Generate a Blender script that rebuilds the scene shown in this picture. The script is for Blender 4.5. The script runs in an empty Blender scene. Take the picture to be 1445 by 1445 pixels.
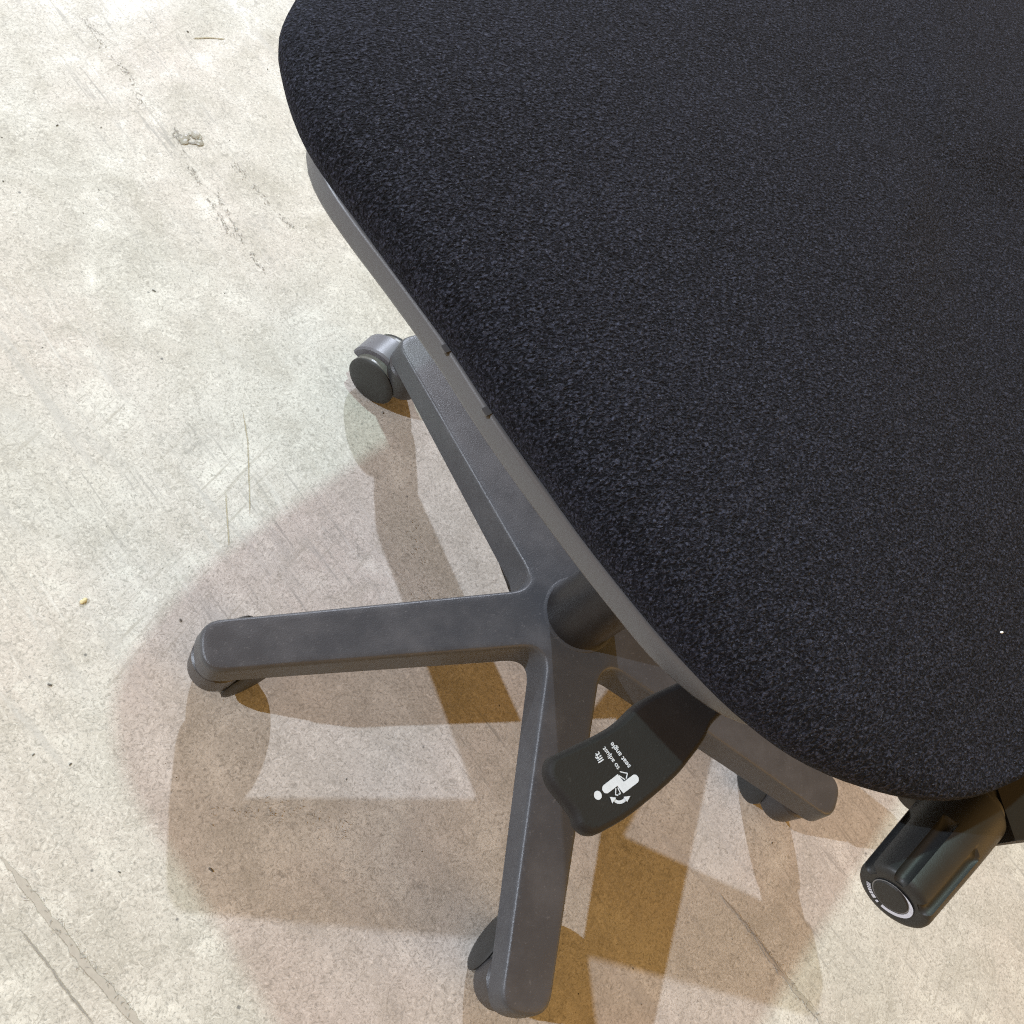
import bpy, bmesh, math, random
from mathutils import Vector, Matrix
from mathutils.geometry import delaunay_2d_cdt

random.seed(7)
sc = bpy.context.scene
COL = sc.collection

# ------------------------------------------------------------------ camera
cam_d = bpy.data.cameras.new("camera")
cam_d.sensor_width = 36.0
cam_d.lens = 35.875
cam_d.clip_start = 0.01
cam_d.clip_end = 200.0
cam = bpy.data.objects.new("camera", cam_d)
COL.objects.link(cam)
RX = Vector((0.90162098, -0.17388406, 0.39603528))
RY = Vector((0.00155738, -0.91432028, -0.40498889))
RZ = Vector((0.4325242, 0.36576326, -0.82409954))
M = Matrix((RX, -RY, -RZ)).transposed().to_4x4()
M.translation = Vector((-0.43581607, -0.2322262, 0.86732397))
cam.matrix_world = M
sc.camera = cam

# ------------------------------------------------------------------ world and lamps
world = bpy.data.worlds.new("World")
sc.world = world
world.use_nodes = True
wb = world.node_tree.nodes["Background"]
wb.inputs[0].default_value = (1.0, 0.58, 0.22, 1)
wb.inputs[1].default_value = 0.53


def lamp(name, kind, loc, energy, color, target=(0, 0, 0.2), size=0.05, size_y=None):
    d = bpy.data.lights.new(name, kind)
    d.energy = energy
    d.color = color
    if kind == 'AREA':
        d.shape = 'RECTANGLE'
        d.size = size
        d.size_y = size_y or size
    else:
        d.shadow_soft_size = size
    o = bpy.data.objects.new(name, d)
    COL.objects.link(o)
    o.location = loc
    o.rotation_euler = (Vector(target) - Vector(loc)).to_track_quat('-Z', 'Y').to_euler()
    return o


lamp("hall_lamp_west", 'POINT', (-4.0, 0.96, 2.70), 800, (0.76, 0.86, 1.0), size=0.030)
lamp("hall_lamp_north", 'POINT', (0.40, 5.0, 2.90), 1110, (0.79, 0.86, 1.0), size=0.050)
lamp("hall_lamp_overhead", 'POINT', (-0.10, 1.14, 3.50), 248, (0.69, 0.97, 0.93), size=0.050)
lamp("warm_hall_light", 'AREA', (2.6, -3.2, 2.0), 70, (1.0, 0.58, 0.20), target=(0, 0, 0.1), size=3.0, size_y=2.4)

sc.view_settings.view_transform = 'Standard'
sc.view_settings.look = 'None'
sc.view_settings.exposure = -0.01
sc.view_settings.gamma = 1.0
sc.cycles.use_denoising = False
sc.cycles.max_bounces = 8
sc.cycles.sample_clamp_indirect = 1.5
sc.cycles.sample_clamp_direct = 6.0
sc.cycles.filter_width = 1.15


# ------------------------------------------------------------------ material helpers
class NT:
    def __init__(self, name):
        self.m = bpy.data.materials.new(name)
        self.m.use_nodes = True
        self.t = self.m.node_tree
        self.b = self.t.nodes["Principled BSDF"]
        self.co = self.t.nodes.new("ShaderNodeTexCoord").outputs["Object"]

    def n(self, kind, **kw):
        nd = self.t.nodes.new(kind)
        for k, v in kw.items():
            setattr(nd, k, v)
        return nd

    def link(self, a, b):
        self.t.links.new(a, b)

    def mapping(self, scale=(1, 1, 1), rot=(0, 0, 0), loc=(0, 0, 0), src=None):
        nd = self.n("ShaderNodeMapping")
        nd.inputs["Scale"].default_value = scale
        nd.inputs["Rotation"].default_value = rot
        nd.inputs["Location"].default_value = loc
        self.link(src or self.co, nd.inputs["Vector"])
        return nd.outputs[0]

    def noise(self, scale, detail=4, rough=0.55, dist=0.0, src=None):
        nd = self.n("ShaderNodeTexNoise")
        nd.inputs["Scale"].default_value = scale
        nd.inputs["Detail"].default_value = detail
        nd.inputs["Roughness"].default_value = rough
        nd.inputs["Distortion"].default_value = dist
        self.link(src or self.co, nd.inputs["Vector"])
        return nd.outputs["Fac"]

    def voronoi(self, scale, src=None, feature='F1', out="Distance", rnd=1.0):
        nd = self.n("ShaderNodeTexVoronoi", feature=feature)
        nd.inputs["Scale"].default_value = scale
        nd.inputs["Randomness"].default_value = rnd
        self.link(src or self.co, nd.inputs["Vector"])
        return nd.outputs[out]

    def ramp(self, fac, stops):
        nd = self.n("ShaderNodeValToRGB")
        el = nd.color_ramp.elements
        while len(el) < len(stops):
            el.new(0.5)
        for e, (p, c) in zip(el, stops):
            e.position = p
            e.color = (c, c, c, 1) if isinstance(c, (int, float)) else (*c, 1)
        self.link(fac, nd.inputs[0])
        return nd.outputs[0]

    def math(self, op, a, b=None):
        nd = self.n("ShaderNodeMath", operation=op)
        for i, v in enumerate((a, b)):
            if v is None:
                continue
            if isinstance(v, (int, float)):
                nd.inputs[i].default_value = v
            else:
                self.link(v, nd.inputs[i])
        return nd.outputs[0]

    def mix(self, fac, a, b, mode='MIX'):
        nd = self.n("ShaderNodeMix", data_type='RGBA', blend_type=mode)
        for i, v in ((0, fac), (6, a), (7, b)):
            if isinstance(v, (int, float)):
                nd.inputs[i].default_value = v
            elif isinstance(v, tuple):
                nd.inputs[i].default_value = (*v, 1)
            else:
                self.link(v, nd.inputs[i])
        return nd.outputs[2]

    def bump(self, height, strength=0.3, dist=0.001, normal=None):
        nd = self.n("ShaderNodeBump")
        nd.inputs["Strength"].default_value = strength
        nd.inputs["Distance"].default_value = dist
        self.link(height, nd.inputs["Height"])
        if normal is not None:
            self.link(normal, nd.inputs["Normal"])
        return nd.outputs[0]

    def set(self, **kw):
        for k, v in kw.items():
            s = self.b.inputs[k.replace("_", " ")]
            if isinstance(v, (int, float)):
                s.default_value = v
            elif isinstance(v, tuple):
                s.default_value = (*v, 1) if len(v) == 3 else v
            else:
                self.link(v, s)
        return self.m


def mat_floor():
    k = NT("worn_concrete")
    big = k.noise(3.1, 5, 0.6)
    mid = k.noise(17, 6, 0.62, 0.6)
    fine = k.noise(170, 6, 0.72, 2.2)
    grain = k.noise(420, 4, 0.75, 0.5)
    c = k.ramp(big, [(0.32, (0.425, 0.41, 0.368)), (0.47, (0.495, 0.48, 0.438)), (0.66, (0.545, 0.535, 0.505))])
    pink = k.ramp(k.noise(5.3, 3, 0.5), [(0.42, 0.0), (0.68, 0.75)])
    c = k.mix(pink, c, (0.525, 0.475, 0.435))
    c = k.mix(k.ramp(mid, [(0.33, 0.5), (0.50, 0.0)]), c, (0.36, 0.34, 0.295))
    c = k.mix(k.ramp(mid, [(0.54, 0.0), (0.70, 0.7)]), c, (0.70, 0.685, 0.635))
    c = k.mix(k.ramp(fine, [(0.37, 0.75), (0.475, 0.0)]), c, (0.27, 0.255, 0.225))
    c = k.mix(k.ramp(fine, [(0.53, 0.0), (0.66, 0.6)]), c, (0.74, 0.72, 0.67))
    c = k.mix(k.ramp(grain, [(0.34, 0.75), (0.46, 0.0)]), c, (0.22, 0.215, 0.20))
    # small curly hairline marks left by the trowel and by dirt
    curl = k.voronoi(95, src=k.mapping(), feature='DISTANCE_TO_EDGE')
    warp = k.n("ShaderNodeVectorMath", operation='ADD')
    wn = k.n("ShaderNodeTexNoise")
    wn.inputs["Scale"].default_value = 60
    wn.inputs["Detail"].default_value = 3
    k.link(k.co, wn.inputs["Vector"])
    sc_ = k.n("ShaderNodeVectorMath", operation='SCALE')
    sc_.inputs["Scale"].default_value = 0.03
    k.link(wn.outputs["Color"], sc_.inputs[0])
    k.link(k.co, warp.inputs[0])
    k.link(sc_.outputs[0], warp.inputs[1])
    curl = k.voronoi(70, src=warp.outputs[0], feature='DISTANCE_TO_EDGE')
    curlm = k.math('MULTIPLY', k.ramp(curl, [(0.0, 1.0), (0.035, 0.0)]), k.ramp(k.noise(28, 4, 0.6), [(0.46, 0.0), (0.60, 0.55)]))
    c = k.mix(curlm, c, (0.26, 0.25, 0.225))
    # directional scuffs running away across the floor
    def streak(ang, sx, sy, det=5):
        turned = k.mapping(rot=(0, 0, math.radians(-ang)))
        return k.noise(1.0, det, 0.66, 0.35, src=k.mapping(scale=(sx, sy, 1), src=turned))
    m1 = k.math('MULTIPLY', k.ramp(streak(-60, 13, 190), [(0.55, 0.0), (0.68, 0.85)]), k.ramp(k.noise(4.2, 4, 0.6), [(0.46, 0.0), (0.60, 1.0)]))
    c = k.mix(m1, c, (0.29, 0.28, 0.26))
    m2 = k.math('MULTIPLY', k.ramp(streak(47, 9, 240), [(0.57, 0.0), (0.68, 0.7)]), k.ramp(k.noise(3.3, 3, 0.6), [(0.47, 0.0), (0.60, 1.0)]))
    c = k.mix(m2, c, (0.33, 0.31, 0.27))
    m3 = k.math('MULTIPLY', k.ramp(streak(-57, 6, 70, 6), [(0.52, 0.0), (0.66, 0.6)]), k.ramp(k.noise(2.7, 4, 0.6, 0.4), [(0.45, 0.0), (0.58, 1.0)]))
    c = k.mix(m3, c, (0.40, 0.39, 0.37))
    m4 = k.math('MULTIPLY', k.ramp(streak(-63, 10, 120, 5), [(0.57, 0.0), (0.74, 0.5)]), k.ramp(k.noise(5.1, 4, 0.6), [(0.48, 0.0), (0.60, 1.0)]))
    c = k.mix(m4, c, (0.72, 0.71, 0.68))
    # dark rubbed patches and specks
    patch = k.math('MULTIPLY', k.ramp(k.noise(7.5, 5, 0.65), [(0.61, 0.0), (0.72, 0.8)]), k.ramp(k.noise(210, 4, 0.7), [(0.44, 0.0), (0.60, 1.0)]))
    c = k.mix(patch, c, (0.24, 0.235, 0.22))
    spk = k.voronoi(46, out="Distance")
    c = k.mix(k.math('MULTIPLY', k.ramp(spk, [(0.05, 1.0), (0.085, 0.0)]), k.ramp(k.noise(37, 2), [(0.56, 0.0), (0.6, 0.8)])), c, (0.10, 0.10, 0.10))
    h = k.math('ADD', k.math('MULTIPLY', fine, 0.7), k.math('MULTIPLY', grain, 0.3))
    nrm = k.bump(h, 0.35, 0.0012)
    rough = k.ramp(mid, [(0.3, 0.68), (0.7, 0.48)])
    return k.set(Base_Color=c, Roughness=rough, Normal=nrm, Specular_IOR_Level=0.35)


def mat_plastic(name, col, rough=0.42, grain=900, bump=0.16, dust=0.10, spec=0.5):
    k = NT(name)
    a = k.noise(grain, 2, 0.5)
    cl = k.noise(22, 5, 0.65)
    lite = tuple(min(1, x * 1.0 + 0.07) for x in col)
    c = k.mix(k.ramp(cl, [(0.45, 0.0), (0.8, dust)]), col, lite)
    c = k.mix(k.math('MULTIPLY', k.ramp(k.noise(330, 3, 0.7), [(0.62, 0.0), (0.74, 0.5)]), dust * 4), c, lite)
    r = k.ramp(cl, [(0.3, max(0.05, rough - 0.07)), (0.75, min(1, rough + 0.1))])
    return k.set(Base_Color=c, Roughness=r, Normal=k.bump(a, bump, 0.0006), Specular_IOR_Level=spec)


def mat_fabric():
    k = NT("black_crepe_fabric")
    wv = k.n("ShaderNodeVectorMath", operation='ADD')
    nz = k.n("ShaderNodeTexNoise")
    nz.inputs["Scale"].default_value = 420
    nz.inputs["Detail"].default_value = 2
    k.link(k.co, nz.inputs["Vector"])
    s_ = k.n("ShaderNodeVectorMath", operation='SCALE')
    s_.inputs["Scale"].default_value = 0.0016
    k.link(nz.outputs["Color"], s_.inputs[0])
    k.link(k.co, wv.inputs[0])
    k.link(s_.outputs[0], wv.inputs[1])
    src = k.mapping(scale=(1.0, 1.35, 1.0), rot=(0, 0, math.radians(-35)), src=wv.outputs[0])
    cell = k.voronoi(580, src=src, feature='SMOOTH_F1')
    nn = k.noise(640, 3, 0.62, 0.6, src=src)
    h = k.math('ADD', k.math('MULTIPLY', cell, -0.9), k.math('MULTIPLY', nn, 1.3))
    soft = k.noise(14, 4, 0.6)
    c = k.mix(k.ramp(soft, [(0.35, 0.0), (0.7, 1.0)]), (0.0050, 0.0056, 0.0098), (0.0086, 0.0093, 0.0155))
    c = k.mix(k.ramp(nn, [(0.30, 0.95), (0.49, 0.0)]), c, (0.0012, 0.0013, 0.0020))
    c = k.mix(k.ramp(nn, [(0.48, 0.0), (0.70, 0.9)]), c, (0.060, 0.065, 0.098))
    c = k.mix(k.ramp(k.noise(1300, 1, 0.5), [(0.69, 0.0), (0.78, 0.6)]), c, (0.17, 0.18, 0.23))
    return k.set(Base_Color=c, Roughness=0.85, Normal=k.bump(h, 1.0, 0.0024), Specular_IOR_Level=0.10,
                 Sheen_Weight=0.035, Sheen_Roughness=0.35, Sheen_Tint=(0.72, 0.82, 1.0, 1))


def mat_plain(name, col, rough=0.5, spec=0.5):
    k = NT(name)
    v = k.noise(260, 4, 0.6)
    c = k.mix(k.ramp(v, [(0.4, 0.0), (0.7, 0.35)]), col, tuple(x * 0.72 for x in col))
    return k.set(Base_Color=c, Roughness=rough, Specular_IOR_Level=spec)


FLOOR = mat_floor()
GREY = mat_plastic("charcoal_grey_plastic", (0.053, 0.059, 0.068), 0.40, 1000, 0.40, 0.42)
RIM = mat_plastic("grey_shell_plastic", (0.096, 0.101, 0.108), 0.40, 1200, 0.10, 0.06)
BLACK = mat_plastic("black_textured_plastic", (0.0165, 0.0158, 0.0165), 0.60, 1300, 0.30, 0.08, spec=0.20)
KNOB = mat_plastic("black_satin_plastic", (0.013, 0.0142, 0.0150), 0.48, 1400, 0.12, 0.06)
COLUMN = mat_plastic("black_column_plastic", (0.012, 0.012, 0.013), 0.40, 1300, 0.10, 0.05)
WHEEL = mat_plastic("dark_wheel_plastic", (0.022, 0.024, 0.024), 0.55, 500, 0.12, 0.12)
TREAD = mat_plastic("worn_grey_tread", (0.11, 0.11, 0.10), 0.40, 260, 0.5, 0.5)
STEM = mat_plastic("dark_stem_plastic", (0.034, 0.035, 0.038), 0.42, 900, 0.2, 0.15)
HOOD = mat_plastic("grey_hood_plastic", (0.105, 0.108, 0.125), 0.38, 700, 0.15, 0.25)
FABRIC = mat_fabric()
WHITE = mat_plain("white_print", (0.60, 0.64, 0.74), 0.55, 0.3)
DIRT = mat_plain("grey_crack_dirt", (0.41, 0.385, 0.345), 0.85, 0.2)
SCUFF = mat_plain("dark_scuff", (0.27, 0.26, 0.24), 0.8, 0.2)
TAN = mat_plain("tan_fibre", (0.38, 0.34, 0.25), 0.8, 0.2)
GRIT = mat_plain("dark_grit", (0.11, 0.105, 0.095), 0.7, 0.4)
STONE = mat_plain("grey_aggregate", (0.30, 0.285, 0.245), 0.45, 0.5)
LINT = mat_plain("white_lint", (0.85, 0.85, 0.88), 0.8, 0.2)


# ------------------------------------------------------------------ object helpers
def obj(name, bm, mat, parent=None, smooth=True, angle=None, recalc=True):
    if recalc:
        bmesh.ops.recalc_face_normals(bm, faces=bm.faces)
    me = bpy.data.meshes.new(name)
    bm.to_mesh(me)
    bm.free()
    me.materials.append(mat)
    if smooth:
        for p in me.polygons:
            p.use_smooth = True
        if angle is not None:
            me.set_sharp_from_angle(angle=math.radians(angle))
    o = bpy.data.objects.new(name, me)
    COL.objects.link(o)
    if parent is not None:
        o.parent = parent
    return o


def loft(bm, rings, cap0=True, cap1=True, closed=True):
    vr = [[bm.verts.new(p) for p in r] for r in rings]
    n = len(vr[0])
    for a, b in zip(vr, vr[1:]):
        for i in range(n if closed else n - 1):
            j = (i + 1) % n
            bm.faces.new((a[i], a[j], b[j], b[i]))
    if cap0:
        bm.faces.new(vr[0])
    if cap1:
        bm.faces.new(vr[-1])
    return vr


def catmull(pts, per=6, closed=True):
    out = []
    n = len(pts)
    rng = range(n) if closed else range(n - 1)
    for i in rng:
        if closed:
            p0, p1, p2, p3 = pts[i - 1], pts[i], pts[(i + 1) % n], pts[(i + 2) % n]
        else:
            p0, p1, p2, p3 = pts[max(i - 1, 0)], pts[i], pts[i + 1], pts[min(i + 2, n - 1)]
        for k in range(per):
            t = k / per
            out.append(tuple(0.5 * (2 * b + (c - a) * t + (2 * a - 5 * b + 4 * c - d) * t * t + (3 * b - a - 3 * c + d) * t ** 3)
                             for a, b, c, d in zip(p0, p1, p2, p3)))
    if not closed:
        out.append(tuple(pts[-1]))
    return out


def resample(pts, n):
    P = [Vector(p) for p in pts]
    P.append(P[0])
    L = [0.0]
    for a, b in zip(P, P[1:]):
        L.append(L[-1] + (b - a).length)
    out, k = [], 0
    for i in range(n):
        s = L[-1] * i / n
        while L[k + 1] < s:
            k += 1
        t = (s - L[k]) / max(L[k + 1] - L[k], 1e-9)
        out.append(P[k].lerp(P[k + 1], t))
    return out


def area(pts):
    return 0.5 * sum(a[0] * b[1] - b[0] * a[1] for a, b in zip(pts, pts[1:] + pts[:1]))


def inset(pts, d):
    """closed CCW outline moved inward by d (vertex normals)"""
    n = len(pts)
    out = []
    for i in range(n):
        a, b = Vector(pts[i - 1][:2]), Vector(pts[(i + 1) % n][:2])
        t = (b - a).normalized()
        nr = Vector((-t.y, t.x))
        out.append((pts[i][0] + nr.x * d, pts[i][1] + nr.y * d))
    return out


def lathe(bm, prof, seg=48, axis=None, cap0=True, cap1=True):
    """prof: (r, z) pairs"""
    rings = []
    for r, z in prof:
        rings.append([(r * math.cos(2 * math.pi * i / seg), r * math.sin(2 * math.pi * i / seg), z) for i in range(seg)])
    return loft(bm, rings, cap0, cap1)


def frame(z_axis, x_hint, origin):
    z = Vector(z_axis).normalized()
    x = Vector(x_hint)
    x = (x - z * x.dot(z)).normalized()
    y = z.cross(x)
    m = Matrix((x, y, z)).transposed().to_4x4()
    m.translation = Vector(origin)
    return m


# ------------------------------------------------------------------ floor
bm = bmesh.new()
S = 12.0
N = 24
g = [[bm.verts.new((-S + 2 * S * i / N, -S + 2 * S * j / N, 0.0)) for j in range(N + 1)] for i in range(N + 1)]
for i in range(N):
    for j in range(N):
        bm.faces.new((g[i][j], g[i + 1][j], g[i + 1][j + 1], g[i][j + 1]))
floor = obj("floor", bm, FLOOR, smooth=False)
floor["kind"] = "structure"


def ribbon(name, pts, w0, w1, mat, jitter=0.15, seed=1, z=0.0006, kind=None, step=0.004):
    """a thin dirty line lying in the floor: flat strip with ragged edges"""
    r = random.Random(seed)
    P = [Vector(p) for p in pts]
    q = []
    for a, b in zip(P, P[1:]):
        m = max(2, int((b - a).length / step))
        q += [a.lerp(b, i / m) for i in range(m)]
    q.append(P[-1])
    bm = bmesh.new()
    prev = None
    for i, p in enumerate(q):
        t = (q[min(i + 1, len(q) - 1)] - q[max(i - 1, 0)]).normalized()
        nr = Vector((-t.y, t.x))
        f = i / (len(q) - 1)
        w = (w0 + (w1 - w0) * f) * (0.65 + 0.7 * r.random()) * min(1, 6 * f + 0.15, 6 * (1 - f) + 0.15)
        p = p + nr * (r.random() - 0.5) * jitter * (w0 + w1)
        a = bm.verts.new((p.x + nr.x * w / 2, p.y + nr.y * w / 2, z))
        b = bm.verts.new((p.x - nr.x * w / 2, p.y - nr.y * w / 2, z))
        if prev:
            bm.faces.new((prev[0], prev[1], b, a))
        prev = (a, b)
    return obj(name, bm, mat, floor, smooth=False)


ribbon("crack", [(-0.450, -0.124), (-0.436, -0.144), (-0.423, -0.164), (-0.407, -0.188), (-0.390, -0.214), (-0.376, -0.232), (-0.361, -0.251), (-0.351, -0.270)],
       0.0042, 0.0052, DIRT, 0.14, 3, step=0.0045)
ribbon("crack", [(-0.438, -0.176), (-0.422, -0.198), (-0.406, -0.224), (-0.390, -0.248)], 0.0008, 0.0011, SCUFF, 0.4, 5, z=0.0007)
ribbon("crack", [(0.161, -0.244), (0.176, -0.264), (0.188, -0.282), (0.196, -0.299), (0.208, -0.320), (0.219, -0.337), (0.233, -0.358), (0.246, -0.379)],
       0.0034, 0.0060, DIRT, 0.25, 8, step=0.0040)
ribbon("crack", [(0.163, -0.246), (0.177, -0.266), (0.189, -0.283), (0.198, -0.301), (0.211, -0.323)], 0.0010, 0.0013, SCUFF, 0.6, 11, z=0.0008)
ribbon("scratch", [(-0.246, 0.258), (-0.244, 0.224), (-0.246, 0.183), (-0.248, 0.148)], 0.0009, 0.0007, TAN, 0.2, 12)
ribbon("scratch", [(-0.268, 0.172), (-0.269, 0.119)], 0.0009, 0.0008, TAN, 0.3, 13)
ribbon("scratch", [(-0.265, 0.731), (-0.247, 0.737), (-0.229, 0.740)], 0.0018, 0.0014, TAN, 0.1, 14)
for i, (a, b, w) in enumerate([((-0.291, 0.597), (-0.283, 0.560), 0.0016), ((-0.280, 0.552), (-0.269, 0.524), 0.0013), ((-0.262, 0.512), (-0.243, 0.463), 0.0017),
                               ((-0.378, 0.731), (-0.357, 0.693), 0.0026), ((-0.352, 0.684), (-0.329, 0.648), 0.0022), ((-0.232, 0.561), (-0.219, 0.543), 0.0022),
                               ((-0.214, 0.534), (-0.199, 0.510), 0.0017), ((-0.254, 0.517), (-0.229, 0.455), 0.0014), ((-0.224, 0.445), (-0.210, 0.422), 0.0017),
                               ((-0.190, 0.500), (-0.176, 0.482), 0.0022), ((-0.331, 0.640), (-0.322, 0.622), 0.0030)]):
    q_ = random.Random(60 + i)
    A_, B_ = Vector(a), Vector(b)
    t_ = (B_ - A_).normalized()
    n_ = Vector((-t_.y, t_.x))
    bm = bmesh.new()
    for k in range(int((B_ - A_).length / 0.0011)):
        p_ = A_.lerp(B_, q_.random()) + n_ * q_.gauss(0, w * 1.1)
        th = q_.gauss(0, 0.5)
        d_ = t_ * math.cos(th) + n_ * math.sin(th)
        e_ = Vector((-d_.y, d_.x))
        L_, W_ = q_.uniform(0.0005, 0.0034), q_.uniform(0.00014, 0.00042)
        z_ = 0.0005 + 0.000004 * k
        bm.faces.new([bm.verts.new((v.x, v.y, z_)) for v in (p_ - d_ * L_, p_ - e_ * W_, p_ + d_ * L_, p_ + e_ * W_)])
    obj("scratch", bm, SCUFF, floor, smooth=False)

def flecks(a, b, w, count, seed):
    q_ = random.Random(seed)
    A_, B_ = Vector(a), Vector(b)
    t_ = (B_ - A_).normalized()
    n_ = Vector((-t_.y, t_.x))
    bm = bmesh.new()
    for k in range(count):
        p_ = A_.lerp(B_, q_.random()) + n_ * q_.gauss(0, w)
        th = q_.gauss(0, 0.8)
        d_ = t_ * math.cos(th) + n_ * math.sin(th)
        e_ = Vector((-d_.y, d_.x))
        L_, W_ = q_.uniform(0.0004, 0.0022), q_.uniform(0.00014, 0.0004)
        z_ = 0.0009 + 0.000003 * k
        bm.faces.new([bm.verts.new((v.x, v.y, z_)) for v in (p_ - d_ * L_, p_ - e_ * W_, p_ + d_ * L_, p_ + e_ * W_)])
    obj("scuff", bm, SCUFF, floor, smooth=False)


flecks((-0.436, -0.144), (-0.361, -0.251), 0.0030, 60, 91)
flecks((0.176, -0.264), (0.246, -0.379), 0.0028, 70, 92)
flecks((-0.260, -0.105), (-0.190, -0.140), 0.0060, 60, 93)
flecks((-0.300, -0.112), (-0.240, -0.118), 0.0040, 45, 94)
flecks((-0.095, 0.160), (-0.085, 0.040), 0.0050, 70, 95)
flecks((0.075, -0.185), (0.085, -0.205), 0.0050, 30, 96)

# the chip where the aggregate shows: a small heap of stones in a hollow, each stone a lump
r_ = random.Random(5)
bm = bmesh.new()
for k in range(9):
    bmesh.ops.create_icosphere(bm, subdivisions=2, radius=0.0042 * (0.6 + 0.8 * r_.random()),
                               matrix=Matrix.Translation((-0.275 + r_.uniform(-0.010, 0.010), 0.586 + r_.uniform(-0.006, 0.006), 0.0004)) @ Matrix.Scale(0.35, 4, (0, 0, 1)))
for v in bm.verts:
    v.co += Vector((r_.uniform(-1, 1), r_.uniform(-1, 1), r_.uniform(-0.5, 0.5))) * 0.0006
obj("exposed_aggregate", bm, STONE, floor, smooth=False)
ribbon("chip_edge", [(-0.288, 0.590), (-0.281, 0.581), (-0.270, 0.579), (-0.262, 0.586)], 0.0022, 0.0020, SCUFF, 0.4, 41, z=0.0009, step=0.002)
ribbon("chip_edge", [(-0.290, 0.583), (-0.294, 0.588), (-0.290, 0.593)], 0.0009, 0.0009, SCUFF, 0.4, 42, z=0.0009, step=0.002)

# loose grit: too many and too small to count
bm = bmesh.new()
spots = [(-0.416, 0.002, .0026), (-0.302, -0.155, .0022), (-0.405, 0.576, .0018), (-0.364, 0.582, .0015), (-0.453, 0.497, .0018), (-0.321, 0.387, .0020),
         (-0.270, 0.740, .0022), (-0.428, -0.052, .0016), (-0.402, -0.062, .0018), (-0.184, 0.706, .0016), (-0.314, 0.051, .0020), (-0.105, 0.263, .0018),
         (0.237, -0.207, .0014), (-0.369, -0.147, .0014), (0.053, -0.29, .0012)]
for k in range(90):
    spots.append((r_.uniform(-0.48, 0.55), r_.uniform(-0.42, 0.8), 0.0005 + 0.0007 * r_.random()))
for x, y, s in spots:
    s *= 0.72
    m = Matrix.Translation((x, y, s * 0.3)) @ Matrix.Rotation(r_.uniform(0, 6.28), 4, 'Z') @ Matrix.Diagonal((s * (0.8 + 0.9 * r_.random()), s * 0.6, s * 0.45, 1))
    bmesh.ops.create_icosphere(bm, subdivisions=1, radius=1.0, matrix=m)
grit = obj("floor_grit", bm, GRIT, None, smooth=False)
grit["kind"] = "stuff"

ribbon_chip = bmesh.new()
bmesh.ops.create_icosphere(ribbon_chip, subdivisions=2, radius=1.0,
                           matrix=Matrix.Translation((-0.390, 0.071, 0.0012)) @ Matrix.Rotation(0.6, 4, 'Z') @ Matrix.Diagonal((0.0036, 0.0021, 0.0009, 1)))
for v in ribbon_chip.verts:
    v.co += Vector((r_.uniform(-1, 1), r_.uniform(-1, 1), 0)) * 0.0005
crumb = obj("wood_crumb", ribbon_chip, mat_plain("pale_yellow_crumb", (0.62, 0.54, 0.33), 0.8, 0.2), None)
crumb["label"] = "tiny pale yellow wood crumb lying on the concrete left of the chair"
crumb["category"] = "crumb"


# ------------------------------------------------------------------ the chair
chair = bpy.data.objects.new("office_chair", None)
COL.objects.link(chair)
chair["label"] = "black fabric swivel office chair on a charcoal five-arm castor base standing on bare concrete"
chair["category"] = "office chair"

# ---- five-star base: one moulding
ARM_A = [math.radians(108), math.radians(180), math.radians(252), math.radians(324), math.radians(36)]
ARM_R = [0.3165, 0.315, 0.316, 0.315, 0.315]


def star_outline(w_hub, w_tip, dr, fil=0.020):
    """closed CCW outline of the five-armed star; dr shifts the tips outward"""
    order = sorted(range(5), key=lambda i: ARM_A[i])
    arms = []
    for i in order:
        a, R = ARM_A[i], ARM_R[i] + dr
        ux, uy = math.cos(a), math.sin(a)
        nx, ny = -uy, ux
        # squarish round tip (superellipse)
        tip = []
        cap = w_tip * 0.95
        for k in range(-12, 13):
            th = math.pi / 2 * k / 12
            cs, sn = math.cos(th), math.sin(th)
            e = 2 / 2.6
            x = R - cap + cap * abs(cs) ** e
            y = w_tip * math.copysign(abs(sn) ** e, sn)
            tip.append((ux * x + nx * y, uy * x + ny * y))
        arms.append((a, ux, uy, nx, ny, tip))
    out = []
    for q in range(5):
        a, ux, uy, nx, ny, tip = arms[q]
        b = arms[(q + 1) % 5]
        out += tip
        half = math.radians(36)
        # side line of this arm: point = u*s + n*w(s); meet the bisector, then fillet
        w = w_hub
        s0 = w / math.tan(half)      # where both sides meet at the bisector
        L = fil / math.tan((math.pi - 2 * half) / 2) if False else fil * 1.25
        for k in range(9):           # along this arm towards the hub
            s = (ARM_R[0] - 0.03) + (s0 + L - (ARM_R[0] - 0.03)) * (k + 1) / 9
            ww = w_tip + (w_hub - w_tip) * min(1, max(0, (0.285 - s) / 0.22))
            out.append((ux * s + nx * ww, uy * s + ny * ww))
        p0 = Vector((ux * (s0 + L) + nx * w, uy * (s0 + L) + ny * w))
        pc = Vector((ux * s0 + nx * w, uy * s0 + ny * w))
        p1 = Vector((b[1] * (s0 + L) - b[3] * w, b[2] * (s0 + L) - b[4] * w))
        for k in range(1, 12):
            t = k / 12
            p = p0 * (1 - t) ** 2 + pc * 2 * t * (1 - t) + p1 * t * t
            out.append((p.x, p.y))
        for k in range(9):
            s = (s0 + L) + ((ARM_R[0] - 0.03) - (s0 + L)) * k / 9
            ww = w_tip + (w_hub - w_tip) * min(1, max(0, (0.285 - s) / 0.22))
            out.append((b[1] * s - b[3] * ww, b[2] * s - b[4] * ww))
    return out


def along_arm(x, y):
    return max(math.cos(a) * x + math.sin(a) * y for a in ARM_A)


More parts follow.
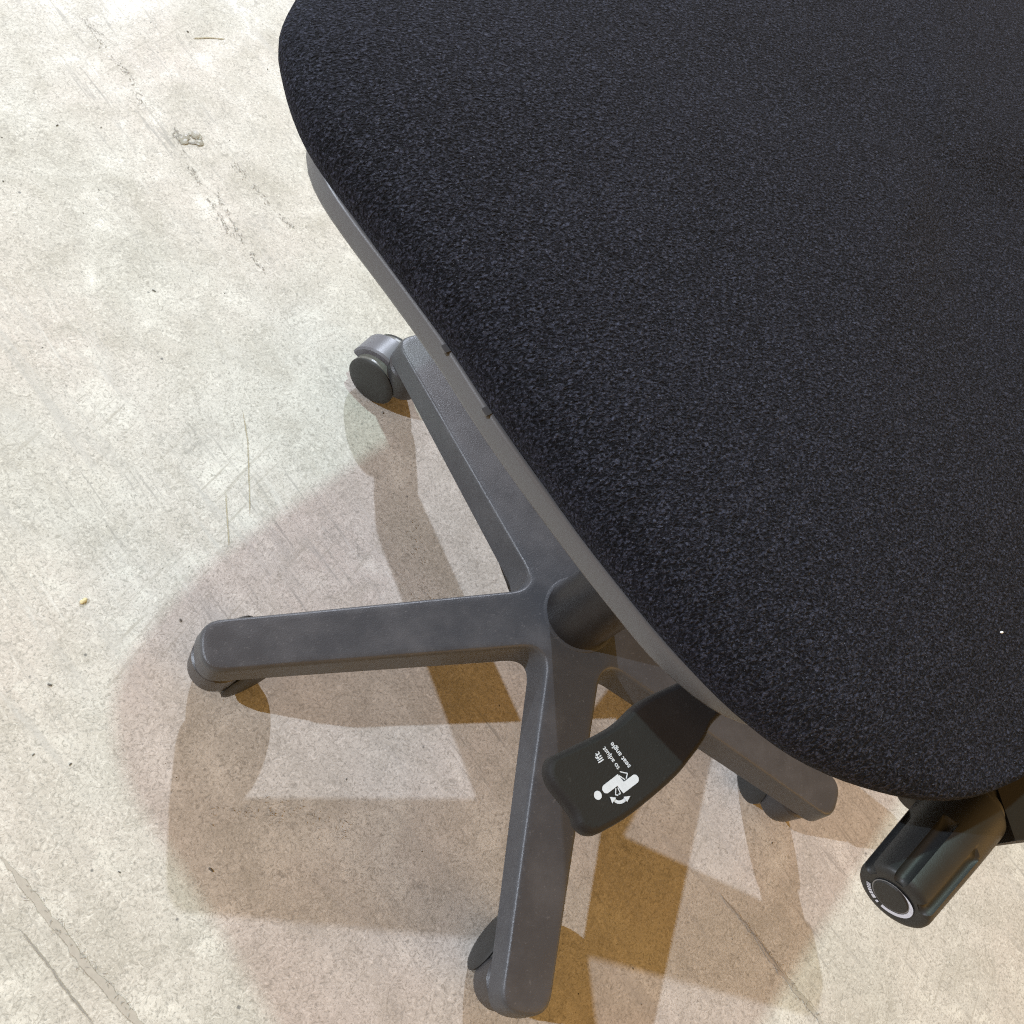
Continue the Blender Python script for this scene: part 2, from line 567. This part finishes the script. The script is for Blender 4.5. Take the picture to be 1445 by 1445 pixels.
def top_z(x, y):
    r = along_arm(x, y)
    return 0.0905 + 0.036 * (1 - min(1, max(0, (r - 0.03) / 0.285)))


def bot_z(x, y):
    r = along_arm(x, y)
    return 0.0655 + 0.022 * (1 - min(1, max(0, (r - 0.03) / 0.285)))


OUTL = star_outline(0.0265, 0.0225, 0.0)
bm = bmesh.new()
# rings go from the underside, up the drafted side, over the rounded edge to the flat top
specs = [(0.0030, 'b', 0.0), (0.0, 'b', 0.0016), (0.0014, 't', -0.0048), (0.0017, 't', -0.0030),
         (0.0023, 't', -0.0015), (0.0033, 't', -0.0005), (0.0046, 't', 0.0)]
rings = []
for ins, ref, dz in specs:
    pts = inset(OUTL, ins + 0.0)
    rings.append([(x, y, (bot_z(x, y) if ref == 'b' else top_z(x, y)) + dz) for x, y in pts])
vr = loft(bm, rings, cap0=True, cap1=False)
# flat top: constrained triangulation with interior points
poly = [(x, y) for x, y, z in rings[-1]]
inn = inset(poly, 0.004)
pts2 = [Vector(p) for p in poly] + [Vector(p) for p in inn]
n = len(poly)
for a, R in zip(ARM_A, ARM_R):
    for k in range(1, 16):
        s = R * k / 17
        pts2.append(Vector((math.cos(a) * s, math.sin(a) * s)))
edges = [(i, (i + 1) % n) for i in range(n)]
res = delaunay_2d_cdt(pts2, edges, [list(range(n))], 1, 1e-6)
vmap = []
lookup = {(round(v.co.x, 5), round(v.co.y, 5)): v for v in vr[-1]}
for p in res[0]:
    key = (round(p.x, 5), round(p.y, 5))
    v = lookup.get(key)
    vmap.append(v if v else bm.verts.new((p.x, p.y, top_z(p.x, p.y))))
for f in res[2]:
    try:
        bm.faces.new([vmap[i] for i in f])
    except ValueError:
        pass
base = obj("star_base", bm, GREY, chair, angle=50)
wn = base.modifiers.new("weighted_normal", 'WEIGHTED_NORMAL')
wn.weight = 90
wn.keep_sharp = True
base["label"] = "charcoal five-arm star base"

# hub collar and gas lift column
bm = bmesh.new()
lathe(bm, [(0.0290, 0.060), (0.0375, 0.062), (0.0375, 0.118), (0.0345, 0.1262), (0.0325, 0.1268)], 56)
obj("hub_collar", bm, GREY, chair, angle=40)
bm = bmesh.new()
lathe(bm, [(0.0320, 0.1245), (0.0318, 0.1285), (0.0312, 0.1300), (0.0305, 0.30), (0.0300, 0.315), (0.0280, 0.318)], 64)
col = obj("column", bm, COLUMN, chair, angle=40)
bm = bmesh.new()
lathe(bm, [(0.0140, 0.318), (0.0140, 0.43)], 32)
obj("piston", bm, mat_plain("steel_rod", (0.35, 0.35, 0.36), 0.25), col)


# ---- castors
def make_caster(loc, az):
    """az: heading of the wheels' plane (trailing direction). Built in local space: +x = trail."""
    c = bpy.data.objects.new("caster", None)
    COL.objects.link(c)
    c.parent = chair
    c.location = loc
    c.rotation_euler = (0, 0, az)
    return c


def caster_parts(c):
    tr = 0.022
    R = 0.0265
    # stem socket, right under the arm tip
    bm = bmesh.new()
    lathe(bm, [(0.0150, 0.026), (0.0205, 0.029), (0.0218, 0.034), (0.0222, 0.0610), (0.0200, 0.0625), (0.0205, 0.0660)], 40)
    obj("stem", bm, STEM, c, angle=40)
    # hood: curved shell over the upper half of both wheels
    bm = bmesh.new()
    Ro, Ri = R + 0.0072, R - 0.002
    sect = []
    for k in range(19):
        th = math.radians(8 + 140 * k / 18)
        sect.append(th)
    hw = 0.0135
    prof = [(-hw, Ri, 0), (-hw, Ro - 0.002, 0), (-hw + 0.002, Ro, 0), (hw - 0.002, Ro, 0), (hw, Ro - 0.002, 0), (hw, Ri, 0)]
    rg = []
    for th in sect:
        rg.append([(tr + r * math.cos(th), y, R + r * math.sin(th)) for y, r, _ in prof])
    loft(bm, rg)
    obj("hood", bm, HOOD, c, angle=40)
    # centre body between the wheels
    bm = bmesh.new()
    rgs = []
    for y in (-0.0042, 0.0042):
        rgs.append([(tr + (R - 0.002) * math.cos(t) , y, R + (R - 0.002) * math.sin(t)) for t in [2 * math.pi * i / 40 for i in range(40)]])
    loft(bm, rgs)
    obj("axle_block", bm, BLACK, c, angle=40)
    for s in (-1, 1):
        prof = [(0.003, 0.0050), (R - 0.0022, 0.0050), (R, 0.0065), (R, 0.0205), (R - 0.0012, 0.0214)]
        bm = bmesh.new()
        rings = [[(tr + r * math.cos(t), s * y, R + r * math.sin(t)) for t in [2 * math.pi * i / 56 for i in range(56)]] for r, y in prof]
        loft(bm, rings)
        w = obj("wheel", bm, TREAD, c, angle=35)
        bm = bmesh.new()
        prof = [(R - 0.0006, 0.0208), (R + 0.0004, 0.0226), (R - 0.0012, 0.0242), (R * 0.75, 0.0254), (R * 0.35, 0.0260), (0.002, 0.0261)]
        rings = [[(tr + r * math.cos(t), s * y, R + r * math.sin(t)) for t in [2 * math.pi * i / 56 for i in range(56)]] for r, y in prof]
        loft(bm, rings)
        # the disc belongs to the caster at the same level as the wheel it covers
        obj("wheel_cover", bm, WHEEL, c, angle=40)


def arm_pt(i, r):
    return (math.cos(ARM_A[i]) * r, math.sin(ARM_A[i]) * r, 0.0)


CAST_AZ = [133, 24, 45, 79, 60]
CAST_R = [0.297, 0.294, 0.290, 0.288, 0.290]
proto = make_caster(arm_pt(0, CAST_R[0]), math.radians(CAST_AZ[0]))
caster_parts(proto)
for i in range(1, 5):
    c = proto.copy()
    COL.objects.link(c)
    c.location = arm_pt(i, CAST_R[i])
    c.rotation_euler = (0, 0, math.radians(CAST_AZ[i]))
    for ch in list(proto.children):
        d = ch.copy()
        COL.objects.link(d)
        d.parent = c

# ---- seat. The seat's own axes: OUT = away over the side in view, ALONG = along that side
OUT = Vector((-0.822, -0.570))
ALONG = Vector((0.570, -0.822))


def oa(o, a):
    v = OUT * o + ALONG * a
    return (v.x, v.y)


side = [(0.142, -0.341), (0.177, -0.321), (0.1935, -0.2985), (0.2040, -0.2765), (0.2090, -0.256), (0.2120, -0.227), (0.216, -0.193),
        (0.220, -0.155), (0.2255, -0.122), (0.2295, -0.090), (0.234, -0.056), (0.2365, -0.020), (0.237, 0.012),
        (0.2345, 0.045), (0.226, 0.078), (0.209, 0.108), (0.184, 0.137), (0.150, 0.158)]
front = [(0.09, -0.354), (0.03, -0.360)]
rear = [(0.10, 0.176), (0.035, 0.184)]
half = front[::-1] + side + rear
SHIFT = 0.215                       # the far side lies this much further out than the near one
full = half + [(-o - SHIFT, a) for o, a in reversed(half)]
SEAT = [oa(o, a) for o, a in full]
SEAT = resample(catmull(SEAT, 6), 260)
SEAT = [(p.x, p.y) for p in SEAT]
if area(SEAT) < 0:
    SEAT.reverse()

# shell (seat pan): grey plastic with a drafted rim
rim_side = [(0.120, -0.322), (0.158, -0.304), (0.183, -0.285), (0.2000, -0.268), (0.208, -0.250), (0.2120, -0.225), (0.2150, -0.193),
            (0.2195, -0.155), (0.2255, -0.122), (0.2300, -0.090), (0.2335, -0.056), (0.236, -0.020), (0.2365, 0.010),
            (0.2305, 0.040), (0.216, 0.064), (0.193, 0.088), (0.165, 0.108), (0.130, 0.126)]
rh = [(0.03, -0.338), (0.08, -0.333)] + rim_side + [(0.085, 0.142), (0.03, 0.150)]
rf = rh + [(-o - SHIFT, a) for o, a in reversed(rh)]
RIMO = [(p.x, p.y) for p in resample(catmull([oa(o, a) for o, a in rf], 6), 240)]
if area(RIMO) < 0:
    RIMO.reverse()
bm = bmesh.new()
rr = []
for d, z in [(0.060, 0.4880), (0.022, 0.4925), (0.006, 0.4998), (0.0006, 0.5025), (0.0, 0.5045), (0.0012, 0.5125), (0.0020, 0.5142),
             (0.0036, 0.5145), (0.0046, 0.5130), (0.010, 0.5100)]:
    rr.append([(x, y, z) for x, y in inset(RIMO, d)])
loft(bm, rr)
pan = obj("seat_pan", bm, RIM, chair, angle=60)
pan["label"] = "grey plastic seat pan rim"

# two moulded clip marks on the rim's upper edge
for q in ((-0.2655, 0.0005), (-0.2520, -0.0280)):
    best = min(range(len(RIMO)), key=lambda i: (RIMO[i][0] - q[0]) ** 2 + (RIMO[i][1] - q[1]) ** 2)
    a_, c_ = Vector(RIMO[best]), Vector(RIMO[(best + 2) % len(RIMO)])
    t_ = (c_ - a_).normalized()
    n_ = Vector((-t_.y, t_.x))
    bm = bmesh.new()
    rgs = []
    for s_ in (-0.0020, -0.0014, 0.0014, 0.0020):
        e_ = 0.0006 if abs(s_) > 0.0017 else 0.0
        p_ = a_ + t_ * s_
        rgs.append([(p_.x - n_.x * d_, p_.y - n_.y * d_, z_) for d_, z_ in ((-0.0035, 0.5128 + e_), (0.0003 - e_ / 2, 0.5128 + e_), (0.0003 - e_ / 2, 0.5146), (-0.0035, 0.5149))])
    loft(bm, rgs)
    obj("rim_clip", bm, RIM, pan, smooth=False)

# cushion
bm = bmesh.new()
rr = []
prof = [(0.0080, 0.5110), (0.0048, 0.5125), (0.0030, 0.5150), (0.0010, 0.5190), (0.0000, 0.5240), (0.0008, 0.5285), (0.0032, 0.5332),
        (0.0075, 0.5378), (0.0140, 0.5418), (0.0230, 0.5455), (0.0370, 0.5496), (0.0550, 0.5532), (0.0750, 0.5562), (0.1000, 0.5588)]
for d, z in prof:
    if d <= 0.04:
        pts = inset(SEAT, d)
    else:
        cx, cy = oa(-0.1075, -0.085)
        f = 1 - (d - 0.038) / 0.19
        q = inset(SEAT, 0.038)
        pts = [(cx + (x - cx) * f, cy + (y - cy) * f) for x, y in q]
    # the front rolls down like a waterfall, the rear end more gently
    rg = []
    for x, y in pts:
        al = x * ALONG.x + y * ALONG.y
        wgt = min(1, max(0, (z - 0.528) / 0.03))
        rg.append((x, y, z - wgt * (0.50 * max(0, -0.17 - al) ** 2 + 0.60 * max(0, al + 0.06) ** 2)))
    rr.append(rg)
vr = loft(bm, rr, cap0=True, cap1=False)
last = [v.co.copy() for v in vr[-1]]
cx, cy = oa(-0.1075, -0.085)
prev = vr[-1]
for f, dz in ((0.75, 0.0018), (0.5, 0.0030), (0.25, 0.0037)):
    cur = [bm.verts.new((cx + (p.x - cx) * f, cy + (p.y - cy) * f, p.z + dz)) for p in last]
    for i in range(len(cur)):
        j = (i + 1) % len(cur)
        bm.faces.new((prev[i], prev[j], cur[j], cur[i]))
    prev = cur
cv = bm.verts.new((cx, cy, last[0].z + 0.004))
for i in range(len(prev)):
    bm.faces.new((prev[i], prev[(i + 1) % len(prev)], cv))
cushion = obj("seat_cushion", bm, FABRIC, chair)
cushion["label"] = "thick black crepe-fabric seat cushion"

# mechanism under the seat
bm = bmesh.new()
mech = [oa(0.075, -0.12), oa(0.075, 0.10), oa(-0.075, 0.10), oa(-0.075, -0.12)]
mo = [(p.x, p.y) for p in resample(mech, 80)]
if area(mo) < 0:
    mo.reverse()
rr = []
for d, z in [(0.030, 0.405), (0.022, 0.410), (0.010, 0.440), (0.0, 0.478), (0.0, 0.4895)]:
    rr.append([(x, y, z) for x, y in inset(mo, d)])
loft(bm, rr)
obj("mechanism", bm, BLACK, chair, angle=40)

# tension knob: fluted grip, printed end face, inset end cap, on a stub axle
K_END = Vector((-0.0655, -0.2538, 0.4680))
K_AX = Vector((-0.0605, -0.0338, -0.0060)).normalized()      # outward, along the knob
KM = frame(K_AX, (0, 0, 1), K_END)
K_LEN = 0.0700


def knob_r(th, s):
    """radius at angle th, s metres in from the end face"""
    R = 0.0186 + 0.0012 * min(1, s / 0.05)
    d = math.degrees(th) - 32
    d = abs((d + 30) % 60 - 30) if -100 < (d + 180) % 360 - 180 < 92 else 30.0
    g = max(0.0, 1 - (d / 11.5) ** 2)
    end = min(1.0, max(0.0, (0.0425 - s) / 0.007))
    depth = 0.0034 * math.sqrt(g) * (1 - (1 - end) ** 2) ** 0.5 if end > 0 else 0
    return R - depth


bm = bmesh.new()
NT_ = 480
rings = []
for rad, s in [(0.0092, 0.0006), (0.0135, 0.0), ]:
    rings.append([(rad * math.cos(2 * math.pi * i / NT_), rad * math.sin(2 * math.pi * i / NT_), -s) for i in range(NT_)])
for fr, s in [(0.0030, 0.0001), (0.0014, 0.0006), (0.0005, 0.0014), (0.0, 0.0028)]:
    rings.append([((knob_r(2 * math.pi * i / NT_, s) - fr) * math.cos(2 * math.pi * i / NT_),
                   (knob_r(2 * math.pi * i / NT_, s) - fr) * math.sin(2 * math.pi * i / NT_), -s) for i in range(NT_)])
ss = [0.005 + 0.002 * k for k in range(14)] + [0.0335 + 0.0008 * k for k in range(13)] + [0.046, 0.055, 0.064, 0.0670]
for s in ss:
    rings.append([(knob_r(2 * math.pi * i / NT_, s) * math.cos(2 * math.pi * i / NT_),
                   knob_r(2 * math.pi * i / NT_, s) * math.sin(2 * math.pi * i / NT_), -s) for i in range(NT_)])
for rad, s in [(0.0196, 0.0684), (0.0188, 0.0696), (0.0175, 0.0700)]:
    rings.append([(rad * math.cos(2 * math.pi * i / NT_), rad * math.sin(2 * math.pi * i / NT_), -s) for i in range(NT_)])
loft(bm, rings)
bm.transform(KM)
knob = obj("tension_knob", bm, KNOB, chair, angle=32)
knob["label"] = "black fluted tension knob with a white printed scale on its end"
KC = Matrix.Translation((-0.0004, 0.0009, 0))
bm = bmesh.new()
lathe(bm, [(0.0091, -0.001), (0.0091, 0.0003), (0.0086, 0.0008), (0.005, 0.0010), (0.001, 0.0010)], 56)
bm.transform(KM @ KC)
obj("end_cap", bm, KNOB, knob, angle=40)
bm = bmesh.new()
lathe(bm, [(0.0091, 0.0001), (0.0096, 0.0004), (0.0098, 0.0001)], 64)
bm.transform(KM @ KC)
obj("cap_ring", bm, mat_plastic("worn_cap_edge", (0.16, 0.16, 0.16), 0.35, 500, 0.1, 0.1), knob)


def arc_band(bm, a0, a1, r0, r1, r0e=None, r1e=None, z=0.0003, n=24):
    r0e = r0 if r0e is None else r0e
    r1e = r1 if r1e is None else r1e
    pv = None
    for i in range(n + 1):
        f = i / n
        a = math.radians(a0 + (a1 - a0) * f)
        p = [bm.verts.new(((ra + (rb - ra) * f) * math.cos(a), (ra + (rb - ra) * f) * math.sin(a), z)) for ra, rb in ((r0, r0e), (r1, r1e))]
        if pv:
            bm.faces.new((pv[0], pv[1], p[1], p[0]))
        pv = p


bm = bmesh.new()
arc_band(bm, -158, -40, 0.0105, 0.0128, 0.0096, 0.0116)
arc_band(bm, -40, 5, 0.0096, 0.0116, 0.0094, 0.0098)
arc_band(bm, -174, -168, 0.0109, 0.0128)
# graduated bars, wide to narrow
a = 180.0
for wd, gp in ((10, 2.2), (7, 2.2), (5.5, 2.0), (4.5, 2.0), (3.6, 1.8), (3, 1.6), (2.4, 1.6)):
    arc_band(bm, a, a - wd, 0.0104, 0.0126, n=4)
    a -= wd + gp
bm.transform(KM @ KC)
obj("scale_print", bm, WHITE, knob, smooth=False)

bm = bmesh.new()
lathe(bm, [(0.0110, -0.118), (0.0110, -0.074), (0.0165, -0.0735), (0.0165, -0.0702)], 40)
bm.transform(KM)
obj("knob_axle", bm, KNOB, knob, angle=40)

# tilt beam behind the knob and the second, smaller control at the cushion's edge
bm = bmesh.new()
B0 = Vector((0.010, -0.225, 0.0))
prof = [(-0.0, 0.452), (0.004, 0.449), (0.060, 0.449), (0.066, 0.455), (0.066, 0.4870), (0.0, 0.4870)]
rgs = []
for x in (0.004, 0.20):
    rgs.append([(x, -0.240 + d - 0.05 * (x - 0.012), z) for d, z in prof])
loft(bm, rgs)
obj("tilt_beam", bm, BLACK, chair, angle=40)
bm = bmesh.new()
lathe(bm, [(0.0080, 0.0), (0.0100, 0.0015), (0.0108, 0.005), (0.0108, 0.050), (0.006, 0.054)], 40)
bm.transform(frame((0.80, 0.60, 0.05), (0, 0, 1), (-0.0260, -0.2130, 0.4600)))
obj("height_knob", bm, KNOB, chair, angle=40)

# paddle lever below the rim: a flat rounded paddle with print on it
LV = [(-0.2399, -0.1768), (-0.2381, -0.1738), (-0.2352, -0.1720), (-0.2055, -0.1628), (-0.1885, -0.1532), (-0.1703, -0.1473), (-0.1500, -0.1420), (-0.1340, -0.1400),
      (-0.1250, -0.1450), (-0.1270, -0.1530), (-0.1380, -0.1590), (-0.1520, -0.1663), (-0.1588, -0.1734), (-0.1677, -0.1802), (-0.1798, -0.1884), (-0.2039, -0.2002),
      (-0.2189, -0.2053), (-0.2235, -0.2060), (-0.2277, -0.2049), (-0.2310, -0.2013), (-0.2317, -0.1967), (-0.2387, -0.1852), (-0.2402, -0.1800)]
LO = [(p.x, p.y) for p in resample(catmull(LV, 5), 150)]
if area(LO) < 0:
    LO.reverse()
bm = bmesh.new()
rr = []
for d, z in [(0.0040, 0.4735), (0.0012, 0.4745), (0.0, 0.4768), (0.0002, 0.4806), (0.0008, 0.4821), (0.0016, 0.4830), (0.0025, 0.4834), (0.0031, 0.4835)]:
    rr.append([(x, y, z) for x, y in inset(LO, d)])
loft(bm, rr)
lever = obj("seat_angle_lever", bm, BLACK, chair, angle=50)
lw = lever.modifiers.new("weighted_normal", 'WEIGHTED_NORMAL')
lw.weight = 90
lw.keep_sharp = True
lever["label"] = "black paddle lever printed with a seated figure and lift to adjust seat angle"
PZ = 0.48368


def stroke(bm, pts, w, caps=True):
    """flat rounded stroke along a polyline: one disc per joint and one quad per leg, each a hair above the last"""
    P = [Vector(p) for p in pts]
    for q, (a, b) in enumerate(zip(P, P[1:])):
        t = (b - a).normalized()
        n = Vector((-t.y, t.x)) * w / 2
        z = PZ + 0.00002 * q
        bm.faces.new([bm.verts.new((v.x, v.y, z)) for v in (a + n, b + n, b - n, a - n)])
    if caps:
        for q, a in enumerate(P):
            z = PZ + 0.00002 * (len(P) + q)
            bm.faces.new([bm.verts.new((a.x + w / 2 * math.cos(k * math.pi / 12), a.y + w / 2 * math.sin(k * math.pi / 12), z)) for k in range(24)])


def thick_line(pts, w):
    """outline of a round-ended, mitred stroke as one polygon"""
    P = [Vector(p) for p in pts]
    left, right = [], []
    for i, p in enumerate(P):
        t0 = (p - P[i - 1]).normalized() if i else None
        t1 = (P[i + 1] - p).normalized() if i < len(P) - 1 else None
        if t0 is None or t1 is None:
            t = t1 or t0
            n = Vector((-t.y, t.x))
            left.append(p + n * w / 2)
            right.append(p - n * w / 2)
        else:
            n0, n1 = Vector((-t0.y, t0.x)), Vector((-t1.y, t1.x))
            m = (n0 + n1).normalized()
            k = w / 2 / max(0.45, m.dot(n0))
            left.append(p + m * k)
            right.append(p - m * k)

    def cap(c, t):
        n = Vector((-t.y, t.x))
        return [c + n * math.cos(a) * w / 2 + t * math.sin(a) * w / 2 for a in [math.pi * j / 12 for j in range(1, 12)]]
    out = left + cap(P[-1], (P[-1] - P[-2]).normalized()) + right[::-1]
    out += cap(P[0], (P[0] - P[1]).normalized())
    return [(v.x, v.y) for v in out]


bm = bmesh.new()
c0 = (-0.2197, -0.1909)
bm.faces.new([bm.verts.new((c0[0] + 0.00185 * math.cos(k * math.pi / 14), c0[1] + 0.00185 * math.sin(k * math.pi / 14), PZ)) for k in range(28)])
bm.faces.new([bm.verts.new((x, y, PZ)) for x, y in thick_line([(-0.2152, -0.1888), (-0.2089, -0.1858), (-0.2067, -0.1892), (-0.2003, -0.1863)], 0.0037)])
bmesh.ops.triangulate(bm, faces=[f for f in bm.faces if len(f.verts) > 30])
obj("seated_figure_print", bm, WHITE, lever, smooth=False, recalc=False)
bm = bmesh.new()
stroke(bm, [(-0.2069, -0.1825), (-0.2034, -0.1836), (-0.2046, -0.1857)], 0.00046, False)
stroke(bm, [(-0.2079, -0.1839), (-0.2052, -0.1861)], 0.00046, False)
stroke(bm, [(-0.2105, -0.1890), (-0.2113, -0.1917), (-0.2101, -0.1920)], 0.00046, False)
stroke(bm, [(-0.2095, -0.1889), (-0.2088, -0.1914), (-0.2098, -0.1917)], 0.00046, False)
obj("chair_lines_print", bm, WHITE, lever, smooth=False, recalc=False)
bm = bmesh.new()
stroke(bm, catmull([(-0.2127, -0.1929), (-0.2123, -0.1938), (-0.2113, -0.1946), (-0.2101, -0.1949), (-0.2087, -0.1947), (-0.2074, -0.1941), (-0.2067, -0.1933)], 3, closed=False), 0.0014, False)
for tri in ([(-0.2145, -0.1922), (-0.2116, -0.1929), (-0.2140, -0.1950)], [(-0.2046, -0.1930), (-0.2080, -0.1930), (-0.2068, -0.1953)]):
    bm.faces.new([bm.verts.new((x, y, PZ + 0.0005)) for x, y in tri])
obj("tilt_arrow_print", bm, WHITE, lever, smooth=False, recalc=False)


def printed(text, a, b, h_off=0.0):
    """flat lettering from a to b (baseline ends), reading outward over the paddle"""
    cu = bpy.data.curves.new("lettering", 'FONT')
    cu.body = text
    cu.size = 1.0
    cu.offset = 0.016
    tmp = bpy.data.objects.new("lettering", cu)
    COL.objects.link(tmp)
    me = bpy.data.meshes.new_from_object(tmp.evaluated_get(bpy.context.evaluated_depsgraph_get()))
    bpy.data.objects.remove(tmp)
    bpy.data.curves.remove(cu)
    a, b = Vector(a), Vector(b)
    xs = [v.co.x for v in me.vertices]
    wd = max(xs) - min(xs)
    s = (b - a).length / wd
    d = (b - a).normalized()
    up = Vector((-d.y, d.x))
    for v in me.vertices:
        q = a + d * ((v.co.x - min(xs)) * s) + up * (v.co.y * s)
        v.co = (q.x, q.y, PZ)
    me.name = "lettering"
    me.materials.clear()
    me.materials.append(WHITE)
    o = bpy.data.objects.new("lettering", me)
    COL.objects.link(o)
    o.parent = lever
    o["label"] = "white lettering reading " + text
    return o


printed("lift", (-0.2135, -0.1769), (-0.2151, -0.1730))
printed("to adjust", (-0.2064, -0.1809), (-0.2116, -0.1713))
printed("seat angle", (-0.2010, -0.1807), (-0.2074, -0.1697))

# lint on the seat fabric
bm = bmesh.new()
bmesh.ops.create_icosphere(bm, subdivisions=2, radius=0.0007)
for v in bm.verts:
    v.co = Vector((v.co.x * 1.5, v.co.y * 0.8, v.co.z * 0.6))
o = obj("lint_speck", bm, LINT, None)
o.location = (-0.033, -0.151, 0.5500)
o["label"] = "tiny white lint speck on the black seat fabric near the knob"
o["category"] = "lint"
